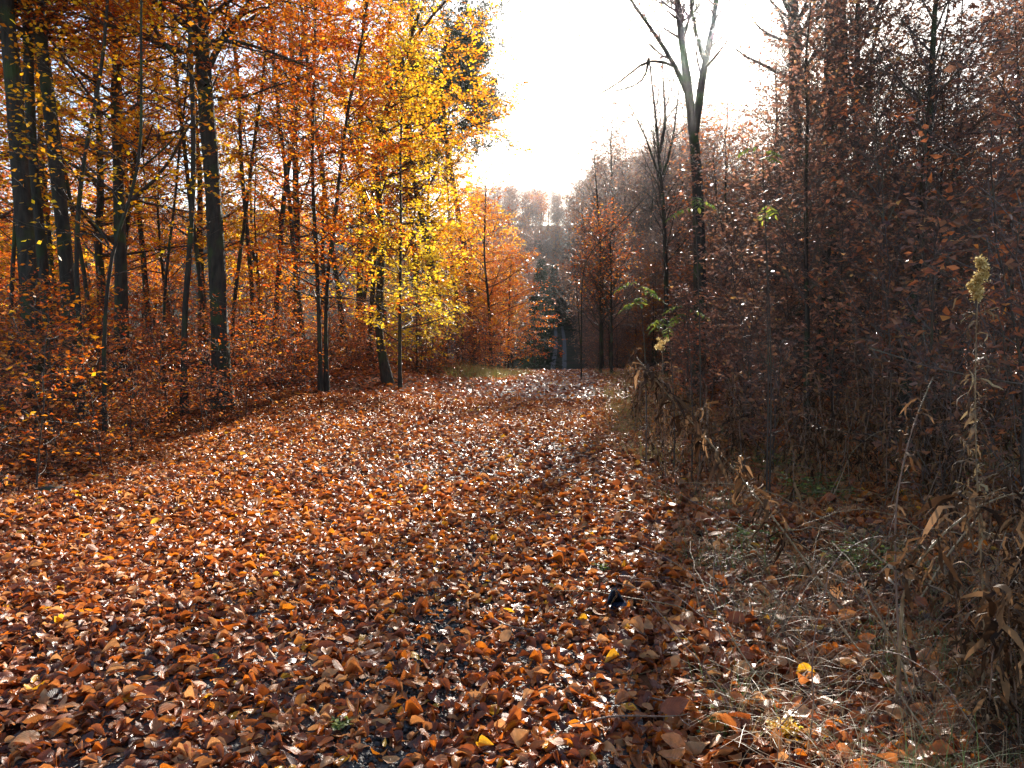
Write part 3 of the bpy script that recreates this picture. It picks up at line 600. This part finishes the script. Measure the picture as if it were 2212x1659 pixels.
for x, y, sc, lab in ((13.5, 100, .8, 'dark spruce nearest the right side of the far track'), (15.5, 122, 1, 'dark spruce beside the middle of the far track, right'), (17, 150, 1.1, 'dark spruce at the upper right of the far track'), (3.0, 104, .75, 'dark spruce nearest the left side of the far track'),
                      (4.6, 128, .95, 'dark spruce beside the middle of the far track, left'), (6.0, 156, 1.05, 'dark spruce at the upper left of the far track'), (11, 205, 1.0, 'dark spruce above the top of the far track'), (17, 190, 1.15, 'dark spruce high on the right of the far track'), (20, 112, 1.1, None), (22, 135, 1.1, None), (24, 165, 1.2, None), (-1, 118, 1, None), (0, 145, 1, None), (19, 215, 1.2, None), (8, 235, 1.1, None)):
    dup(SP, (x, y, gz(x, y)), rng.random() * 6, sc, lab or 'dark spruce set back in the shaded valley', 'spruces of the shaded valley', tint(.1, .03))
n = 0
pts = []
while n < 210:
    y = 95 + 250 * rng.random() ** .7; px = 1020 + 460 * rng.random(); x = pxx(px, y)
    if abs(x - .06 * y) < 5.5 and y < 225: continue
    if any((x - a) ** 2 + (y - b) ** 2 < 16 for a, b in pts): continue
    pts.append((x, y)); n += 1
    k = int(rng.random() < .3)
    place(PF, k, x, y, .8 + .4 * rng.random(), ('rust brown tree' if k else 'bare grey brown tree') + (' in the wood down in the valley' if y < 180 else ' on the distant hillside'), 'trees of the far hillside', tint(.15, .05), .03)
for p in PB + PBU + PF + PS + PR + [SP]:
    for ch in list(p.children): bpy.data.objects.remove(ch)
    bpy.data.objects.remove(p)

exec_rest = True
# ------------------------------------------------------------------ grasses
def blades(mb, x, y, h, lean, w=.003, n=5, rnd=None):
    N = len(x); az = rng.random(N) * 6.28; d = np.stack([np.cos(az), np.sin(az)], -1); t = np.linspace(0, 1, n)
    z0 = gz(x, y); P = np.zeros((N, n, 3)); k = (lean * (.3 + rng.random(N)))[:, None]
    P[..., 0] = x[:, None] + d[:, :1] * k * h[:, None] * t ** 1.8; P[..., 1] = y[:, None] + d[:, 1:] * k * h[:, None] * t ** 1.8
    P[..., 2] = z0[:, None] + h[:, None] * (t * (1 - .35 * k * t ** 2))
    sd = np.stack([-d[:, 1], d[:, 0], 0 * az], -1)[:, None]; W = (w * (1 - .85 * t))[None, :, None]
    v = np.stack([P - sd * W, P + sd * W], 2)
    i = np.arange(N)[:, None] * n * 2 + np.arange(n - 1)[None] * 2; f = np.stack([i, i + 1, i + 3, i + 2], -1)
    r = rng.random(N) if rnd is None else rnd
    a = np.zeros((N, n, 2, 3)); a[..., 0] = t[None, :, None]; a[..., 2] = r[:, None, None]; mb.add(v, f, a)
mb = MB()
cl = []
for i in range(460):
    y = 2.4 + 13 * rng.random() ** 1.3; x = rightedge(y) + .15 + (.35 + .55 * y) * rng.random() ** .8
    cl.append((x, y))
cl = np.array(cl); idx = rng.integers(len(cl), size=30000)
x = cl[idx, 0] + rng.normal(size=30000) * .13; y = cl[idx, 1] + rng.normal(size=30000) * .13
rd = rng.random(30000) * .8; rd[(idx % 5) == 0] = .95
blades(mb, x, y, .08 + .28 * rng.random(30000) ** 2, 1.3, .0021, 6, rd)
tag(mb.obj('dry_grass', M['dry']), 'tangled dry and green grass along the right verge', 'grass', kind='stuff')
mb = MB(); N = 6500
cx = np.array([at(1040, 790, 27)[:2], at(1100, 790, 29)[:2], at(980, 790, 27)[:2]]); ii = rng.integers(3, size=N)
blades(mb, cx[ii, 0] + rng.normal(size=N) * .55, cx[ii, 1] + rng.normal(size=N) * 1.1, (.10 + .45 * rng.random(N) ** 1.8) * (.6 + .5 * np.sin(ii * 2.1 + 1)) , .9, .005, 4)
tag(mb.obj('verge_grass', M['hedge']), 'pale yellow green grass clump at the left of the crest', 'grass', kind='stuff')
mb = MB(); N = 9000; c = np.stack([8 + 23 * rng.random(130), rng.random(130) ** 1.3 * 2.2], -1)[rng.integers(130, size=N)]
y = c[:, 0] + rng.normal(size=N) * .25; x = rightedge(y) + .1 + c[:, 1] + rng.normal(size=N) * .16
blades(mb, x, y, .05 + .38 * rng.random(N) ** 2, 1.0, .003, 4, rng.random(N) * .9)
tag(mb.obj('verge_grass', M['hedge']), 'low green and straw coloured growth at the right rim of the path', 'grass', kind='stuff')

# ------------------------------------------------------------------ weeds
def droopy(mb, stem, m, size, rnd0=0.):
    """long withered leaves hanging from a stem (n,3)"""
    K = m; t = .12 + .86 * rng.random(K); q = t * (len(stem) - 1); i = np.clip(q.astype(int), 0, len(stem) - 2); fr = (q - i)[:, None]
    p = stem[i] * (1 - fr) + stem[i + 1] * fr
    d = norm(rng.normal(size=(K, 3)) * [1, 1, .2]); L = size * (.5 + rng.random(K)); n = 6; P = [p]; w = d.copy(); w[:, 2] += .3
    for s in range(n - 1):
        p = p + norm(w) * (L / (n - 1))[:, None]; P.append(p); w = w * .6 + np.array([0, 0, -.5]) + rng.normal(size=w.shape) * .42
    P = np.stack(P, 1); sd = norm(np.cross(d, UPV) + rng.normal(size=d.shape) * .5)[:, None]; W = (np.array([.1, .5, .8, 1, .7, .15])[None] * (L * (.03 + .05 * rng.random(K)))[:, None])[..., None]
    fold = norm(rng.normal(size=P.shape)) * .4
    v = np.stack([P - (sd + fold) * W, P + (sd - fold) * W], 2); ii = np.arange(K)[:, None] * n * 2 + np.arange(n - 1)[None] * 2
    a = np.zeros((K, n, 2, 3)); a[..., 2] = np.clip(rnd0 + rng.random(K), 0, 1)[:, None, None]
    mb.add(v, np.stack([ii, ii + 1, ii + 3, ii + 2], -1), a)
def weed(name, label, stem, r0, r1, m, size, sm='reed', lm='weed', cat='dead weed', side=0, group=None, rnd0=0., head=None):
    org = stem[0].copy(); root = empty(name, org); tag(root, label, cat, group); st = stem - org
    sb = MB(); sb.add(*tubes(st[None], np.linspace(r0, r1, len(st))[None], 6, .06))
    if side:
        s, sr = kids(st[None], np.linspace(r0, r1, len(st))[None], side, .3, 1, .9, .3, size * 1.3, 6, .35, -.1, .6, .0012, taper=.5); sb.add(*tubes(s, sr, 4))
    sb.obj('stem', M[sm], root)
    lb = MB()
    if m:
        droopy(lb, st, m, size, rnd0)
        if side: 
            for q in s: droopy(lb, q, max(3, m // 12), size * .5, rnd0)
        lb.obj('leaves', M[lm], root)
    if head is not None:
        hb = MB(); K = head[1]; cc = np.stack([rng.normal(size=14) * .4, rng.normal(size=14) * .4, np.linspace(-1.9, 1.6, 14)], -1); cc[:, 0] += .55 * np.sin(cc[:, 2] * 1.6)
        p = st[-1] + (cc[rng.integers(14, size=K)] + rng.normal(size=(K, 3)) * .24) * np.array(head[0])
        d = norm(rng.normal(size=(K, 3))); leafmesh(hb, p, d, norm(rng.normal(size=(K, 3))), .007 + .008 * rng.random(K), 1, .35); hb.obj('seed_head', M['fluff'], root)
    return root
def pp(pts, d0, d1, n=24): 
    k = len(pts) - 1; return poly([at(x, y, d0 + (d1 - d0) * i / k) for i, (x, y) in enumerate(pts)], n)
g = ground(1850, 1352)
weed('leaning_stalk', 'long straw stalk leaning left, hung with withered leaves, right of the path', np.vstack([[g + [0, 0, -.02]], pp([(1830, 1335), (1760, 1240), (1680, 1130), (1600, 1030), (1500, 920), (1420, 825), (1375, 772)], g[1], g[1] + .9)]), .0075, .003, 170, .20, 'straw', side=5)
g = ground(1945, 1560)
weed('leaning_stalk', 'upright reddish stalk curving right to a wilted tuft at its tip', np.vstack([[g], pp([(1944, 1450), (1940, 1350), (1934, 1250), (1934, 1100), (1950, 1000), (1975, 910), (2000, 850), (2015, 815)], g[1], g[1] + .3)]), .0055, .0025, 34, .13, side=0)
g = ground(2115, 1560)
weed('goldenrod_stalk', 'tall dead goldenrod with a pale fluffy seed head and curled dry leaves', np.vstack([[g], pp([(2128, 1400), (2122, 1250), (2112, 1080), (2108, 960), (2106, 850), (2108, 740), (2112, 640), (2112, 600)], g[1], g[1] + .05)]), .005, .002, 110, .11, 'straw', 'dry', side=11, cat='dead weed', rnd0=-.2,
     head=((.030, .030, .046), 2600, (0, 0, .0)))
g = ground(1935, 1545)
weed('leaning_stalk', 'golden brown stalk arching up and right into the dark weeds', np.vstack([[g], pp([(1950, 1290), (1985, 1210), (2040, 1150), (2110, 1095), (2170, 1070), (2230, 1062)], g[1] - .3, g[1] - .2)]), .006, .003, 60, .20, 'straw', side=3)
g = ground(2112, 1420)
weed('straw_stem', 'short pale straw stem slanting right behind the golden brown stalk', pp([(1990, 1290), (2045, 1200), (2118, 1110)], g[1], g[1] + .1, 10), .005, .004, 0, .1, 'straw')
g = ground(1600, 1390)
weed('bramble_cane', 'long thin bramble cane arching low across the right verge', pp([(1250, 1165), (1300, 1160), (1370, 1172), (1440, 1205), (1520, 1255), (1590, 1300), (1660, 1370), (1700, 1440)], 5.6, 3.9, 26), .0028, .002, 8, .06, 'reed')
weed('bramble_cane', 'thin cane sloping down right behind the long bramble cane', pp([(1360, 1025), (1420, 1040), (1500, 1085), (1560, 1120), (1640, 1160), (1720, 1200)], 6.2, 5.2, 26), .0028, .002, 10, .07, 'reed')
weed('twig', 'thin dark upright shoot left of the leaning straw stalk', pp([(1398, 1085), (1396, 960), (1394, 840)], ground(1400, 1090)[1], ground(1400, 1090)[1], 10), .003, .0015, 0, .1, 'reed')
weed('twig', 'thin pale rod lying on the grass at the lower right', pp([(1530, 1235 + 190), (1680, 1500), (1800, 1560), (1850, 1610)], 3.6, 3.0, 12), .003, .002, 0, .1, 'straw')
weed('twig', 'fallen yellowish rod on the leaves at the bottom right', pp([(1800, 1330), (1850, 1400), (1930, 1480), (2010, 1600)], 3.5, 2.95, 12), .004, .003, 0, .1, 'straw')
# dark weed mass at the lower right
spots = [(2060, 1500), (2100, 1600), (2150, 1480), (2190, 1560), (2205, 1640), (2130, 1660), (2230, 1500), (2170, 1420), (2250, 1600), (2215, 1380), (2290, 1560), (2080, 1400), (2270, 1440), (2330, 1660)]
for i, (a, b) in enumerate(spots):
    g = ground(a, b); h = .55 + .35 * rng.random(); ln = rng.normal(size=2) * .18
    t = np.linspace(0, 1, 14); st = np.stack([g[0] + ln[0] * t ** 1.5, g[1] + ln[1] * t ** 1.5, g[2] - .02 + h * t], -1) + np.cumsum(rng.normal(size=(14, 3)) * .005, 0)
    weed('dead_nettle', 'dark withered nettle in the clump filling the lower right corner', st, .0045, .002, 80, .15, side=5, group='dark weeds of the lower right corner')
# nettles along the verge (copies of three kinds)
NP = []
for h, m_ in ((.75, 44), (.5, 34), (1.0, 54)):
    t = np.linspace(0, 1, 14); st = np.stack([.12 * t ** 2, .05 * t, h * t], -1) + np.cumsum(rng.normal(size=(14, 3)) * .006, 0); st -= st[0]
    NP.append(weed('dead_nettle', 'tmp', st, .004, .0015, m_, .12, side=4))
for i in range(150):
    px = 1330 + 900 * rng.random(); py = 870 + 330 * rng.random()
    if py > 1000 + .25 * (px - 1330): py -= 120
    g = ground(px, py); 
    if g[0] < rightedge(g[1]) + .35: continue
    nearp = px < 1560
    dup(NP[int(rng.integers(3))], (g[0], g[1], float(gz(g[0], g[1])) - .02), rng.random() * 6, 1.0 + .6 * rng.random(), 'dry dark nettle stalk ' + ('beside the path below the leaning straw stalk' if nearp else 'in front of the dim right thicket'), 'dead nettles of the right verge', None, (rng.normal() * .15, rng.normal() * .15))
for p in NP:
    for ch in list(p.children): bpy.data.objects.remove(ch)
    bpy.data.objects.remove(p)
# arching dry stems tangled over the verge, and fallen twigs (copies of a few kinds)
CP = []
for L_, h, rr_ in ((1.1, .32, .0032), (.8, .42, .0026), (1.4, .25, .0036), (.6, .5, .0022)):
    t = np.linspace(0, 1, 18); st = np.stack([L_ * t, .1 * np.sin(t * 3), h * np.sin(t * 2.6) + .0], -1) + np.cumsum(rng.normal(size=(18, 3)) * .006, 0); st -= st[0]
    CP.append(weed('dry_stem', 'tmp', st, rr_, rr_ * .4, 7, .07, ['straw', 'reed', 'straw', 'reed'][len(CP)], side=3, cat='dry stem'))
for i in range(80):
    px = 1300 + 900 * rng.random() ** .9; py = 880 + 760 * rng.random() ** .8
    g = ground(px, py)
    if g[0] < rightedge(g[1]) + .15 or g[1] > 14: continue
    zone = 'at the leafy edge of the path' if g[0] < rightedge(g[1]) + .8 else 'deeper in the right verge'
    dup(CP[int(rng.integers(4))], (g[0], g[1], float(gz(g[0], g[1])) - .01), rng.random() * 6.28, .7 + .6 * rng.random(), 'thin dry stem arching over the grass ' + zone, 'dry stems of the right verge', None, (rng.normal() * .2, rng.normal() * .2))
TP = []
for L_ in (.35, .22):
    t = np.linspace(0, 1, 10); st = np.stack([L_ * t, .03 * np.sin(t * 5), .006 + .01 * t], -1); TP.append(weed('fallen_twig', 'tmp', st, .004, .0015, 0, .05, 'reed', side=2, cat='twig'))
for px, py, lab in ((520, 1450, 'fallen twig among the leaves in the left foreground'), (760, 1250, 'fallen twig in the middle of the leafy path'), (1150, 1380, 'fallen twig by the bare rut'), (980, 1080, 'fallen twig on the leaf carpet halfway to the crest'), (340, 1180, 'fallen twig on the leaf floor near the left thicket'),
                    (1080, 862, 'short dark twig lying across the path below the crest'), (620, 1000, 'fallen twig on the leaf floor below the boot footed tree'), (1240, 1600, 'fallen twig in the bottom centre foreground'), (1400, 1530, 'fallen twig at the lower right edge of the path')):
    g = ground(px, py); dup(TP[int(rng.integers(2))], (g[0], g[1], float(gz(g[0], g[1])) + .045), rng.random() * 6.28, .8 + .6 * rng.random(), lab)
for p in CP + TP:
    for ch in list(p.children): bpy.data.objects.remove(ch)
    bpy.data.objects.remove(p)
# pinnate green leaves (elder / rowan) on thin shoots in the thicket
def pinnate(label, px, py, d, nl=4, sc=1., lm='green'):
    g = at(px, py, d); x, y = g[0], g[1]; z0 = float(gz(x + .1, y)); org = np.array([x + .1, y, z0]); root = empty('green_sapling', org); tag(root, label, 'sapling')
    t = np.linspace(0, 1, 12)[:, None]; st = (1 - t) * np.array([0, 0, -.03]) + t * (g - org) + np.sin(t * 3) * np.array([.04, 0, 0]); sb = MB(); sb.add(*tubes(st[None], np.linspace(.011, .004, 12)[None], 5))
    lb = MB()
    for k in range(nl):
        az = rng.random() * 6.28; d_ = np.array([math.cos(az), math.sin(az) * .6, .15]); q = [st[-1] + [0, 0, -.06 * k * sc]]
        for s in range(8): q.append(q[-1] + d_ * .035 * sc); d_ = norm(d_ + [0, 0, -.14])
        q = np.array(q); sb.add(*tubes(q[None], np.full((1, 9), .0015), 3)); m = 10
        ax = norm(np.cross(q[-1] - q[0], UPV))[None] * np.where(np.arange(m) % 2, 1, -1)[:, None] + [0, 0, -.45]
        leafmesh(lb, np.repeat(q[[2, 4, 5, 6, 7]], 2, 0), ax, UPV + rng.normal(size=(m, 3)) * .3, np.full(m, .085 * sc), 3, .2, curl=.5, rnd=.3 + .7 * rng.random(m))
        leafmesh(lb, q[-1:], norm(q[-1:] - q[-2:-1]), np.array([UPV]), np.array([.09 * sc]), 3, .2)
    sb.obj('stem', M['twig'], root); lb.obj('leaves', M[lm], root)
pinnate('green pinnate leaved sapling low at the left end of the right thicket', 1380, 610, 9.0, 5, 1.0)
pinnate('bright yellow green leafed shoot high before the right thicket', 1645, 318, 7.5, 3, .9)
pinnate('green drooping leaf shoot overlapping the three limbed tree', 1498, 425, 8.5, 3, 1.0)
pinnate('small green shoot beside the white seed tuft', 1440, 690, 8.8, 3, .9)
pinnate('small yellow green shoot under the high bright one', 1650, 445, 7.6, 2, .8)
pinnate('green leaved shoot halfway up the left of the right thicket', 1480, 660, 9, 4, .9)
# small green herbs on the verge
def herb(label, px, py, sc, n, lm='green'):
    g = ground(px, py); org = np.array([g[0], g[1], float(gz(g[0], g[1]))]); root = empty('green_herb', org); tag(root, label, 'herb')
    az = rng.random(n) * 6.28; r = sc * rng.random(n) ** .5; top = np.stack([np.cos(az) * r, np.sin(az) * r, .03 + sc * .6 * rng.random(n)], -1)
    st = np.stack([top * [[.2, .2, 0]], top * [[.5, .5, .7]], top], 1); MB().add(*tubes(st, np.full((n, 3), .0011), 3)).obj('stem', M['green'], root)
    lb = MB(); m = 3
    p = np.repeat(top, m, 0); a2 = np.repeat(az, m) + np.tile(np.arange(m) * 2.1, n); ax = np.stack([np.cos(a2), np.sin(a2), .1 + 0 * a2], -1)
    leafmesh(lb, p, ax, UPV + rng.normal(size=(n * m, 3)) * .3, np.full(n * m, .022 + sc * .06), 3, .36, curl=.3, rnd=rng.random(n * m)); lb.obj('leaves', M[lm], root)
herb('tiny bright green seedling on the leaves in the lower right foreground', 1545, 1590, .09, 14)
herb('small green moss-like sprig at the leafy path edge', 1300, 1238, .05, 16)
herb('low green clover-like patch under the thicket right of the straw stalk', 1690, 1020, .35, 90)
herb('green bramble patch on the verge beneath the leaning straw stalk', 1760, 1080, .35, 80)
herb('bluish green herb patch between the two stalks', 1650, 1180, .22, 40)
herb('tiny green seedling between leaves near the bottom centre', 735, 1590, .05, 10)
herb('green herb tuft in the shade at the lower right', 1850, 1240, .25, 50)
herb('yellow flowering goldenrod sprig lying on the dark leaves at the bottom', 1690, 1600, .06, 60, 'yellow')
# dark shiny wet leaves by the path edge
for (px, py, s, lab) in ((1320, 1330, .10, 'larger blue black crumpled wet leaf at the path edge'), (1352, 1272, .075, 'smaller blue black crumpled wet leaf, the upper one')):
    if 'wet' not in M:
        m, nt, out = newmat('wet_dark_leaf'); no = nd(nt, 'ShaderNodeTexNoise', Scale=40.); r_ = ramp(nt, [(.4, (.008, .010, .018)), (.7, (.03, .038, .07))]); nt.links.new(no.outputs[0], r_.inputs[0])
        pb = nd(nt, 'ShaderNodeBsdfPrincipled', Roughness=.22); nt.links.new(r_.outputs[0], pb.inputs['Base Color']); nt.links.new(pb.outputs[0], out.inputs[0]); M['wet'] = m
    g = ground(px, py); mb = MB()
    for k in range(3): leafmesh(mb, np.array([[-.04 + .02 * k, .01 * k, .035 + .008 * k]]), np.array([[1., .3 - .5 * k, .1]]), np.array([[.1, -.2, 1.]]), np.array([s]), 6, .42, curl=.8, wavy=.05)
    o = mb.obj('wet_leaf', M['wet']); o.location = [float(c) for c in (g[0], g[1], gz(g[0], g[1]) + .02)]; tag(o, lab, 'leaf')
# white seed tuft
g = at(1430, 742, 8.0); x, y = g[0], g[1]; z0 = float(gz(x, y)); st = np.stack([np.linspace(x + .05, x, 12), np.full(12, y), np.linspace(z0 - .02, g[2], 12)], -1)
weed('seed_tuft_weed', 'dead weed topped by a whitish fluffy seed tuft beside the straw stalk tip', st, .004, .002, 14, .1, head=((.05, .03, .03), 700, (0, 0, 0)))
# added dark lumps for the shaded ditch hole and dark trunk base, left
def dark_shade(label, px, py, r, h):
    g = ground(px, py); t = np.linspace(0, 1, 6); q = np.stack([g[0] + 0 * t, g[1] + 0 * t, g[2] - .1 + (h + .1) * t], -1)
    mb = MB(); mb.add(*tubes((q - g)[None], np.array([[1.5, 1.15, 1, .95, .9, .05]]) * r, 12, .1)); o = mb.obj('shade_lump', M['bark']); o.location = [float(c) for c in g]; tag(o, label, 'dark_shade')
dark_shade('low black lump added for the dark trunk base at the left thicket', 455, 885, .22, .22)
dark_shade('dark lump added for the ditch shade at the left edge among the leaves', 110, 1068, .16, .10)

# ------------------------------------------------------------------ light, sky, camera
sd = norm(ray(1520, 15)); el = math.asin(sd[2]); azm = math.atan2(sd[0], sd[1])
sun = bpy.data.lights.new('sun', 'SUN'); so = bpy.data.objects.new('sun', sun); C.objects.link(so)
so.rotation_euler = Vector(sd).to_track_quat('Z', 'Y').to_euler(); sun.energy = 5.0; sun.angle = math.radians(.53); sun.color = (1, .93, .82)
w = bpy.data.worlds.new('World'); S.world = w; w.use_nodes = True; nt = w.node_tree
bg = nt.nodes['Background']; sk = nt.nodes.new('ShaderNodeTexSky'); sk.sky_type = 'NISHITA'; sk.sun_disc = False; sk.sun_elevation = el; sk.sun_rotation = azm
sk.air_density = 1.0; sk.dust_density = 1.2; nt.links.new(sk.outputs[0], bg.inputs[0]); bg.inputs[1].default_value = .10
HAZE = 0.0002
if HAZE:
    m, nt, out = newmat('haze'); pv = nd(nt, 'ShaderNodeVolumePrincipled'); pv.inputs['Density'].default_value = HAZE; pv.inputs['Anisotropy'].default_value = .95; pv.inputs['Color'].default_value = (.95, .95, 1, 1)
    nt.links.new(pv.outputs[0], out.inputs['Volume'])
    x0, x1, y0, y1, z0, z1 = -500, 500, -90, 700, -9, 100
    v = np.array([[x, y, z] for x in (x0, x1) for y in (y0, y1) for z in (z0, z1)]); f = np.array([[0, 1, 3, 2], [4, 6, 7, 5], [0, 4, 5, 1], [2, 3, 7, 6], [0, 2, 6, 4], [1, 5, 7, 3]])
    tag(MB().add(v, f).obj('haze', m, smooth=False), kind='stuff')
cam = bpy.data.cameras.new('cam'); co = bpy.data.objects.new('cam', cam); C.objects.link(co); S.camera = co
co.location = EYE; co.rotation_euler = (math.radians(90) - TH, 0, 0); cam.sensor_width = 36; cam.lens = 36 * F / 2212; cam.clip_end = 3000; cam.clip_start = .05
vs = S.view_settings; vs.view_transform = 'Standard'; vs.look = 'None'; vs.exposure = 1.6; vs.gamma = 1
cy = S.cycles; cy.max_bounces = 6; cy.diffuse_bounces = 4; cy.glossy_bounces = 2; cy.transmission_bounces = 4; cy.transparent_max_bounces = 4; cy.caustics_reflective = False; cy.caustics_refractive = False
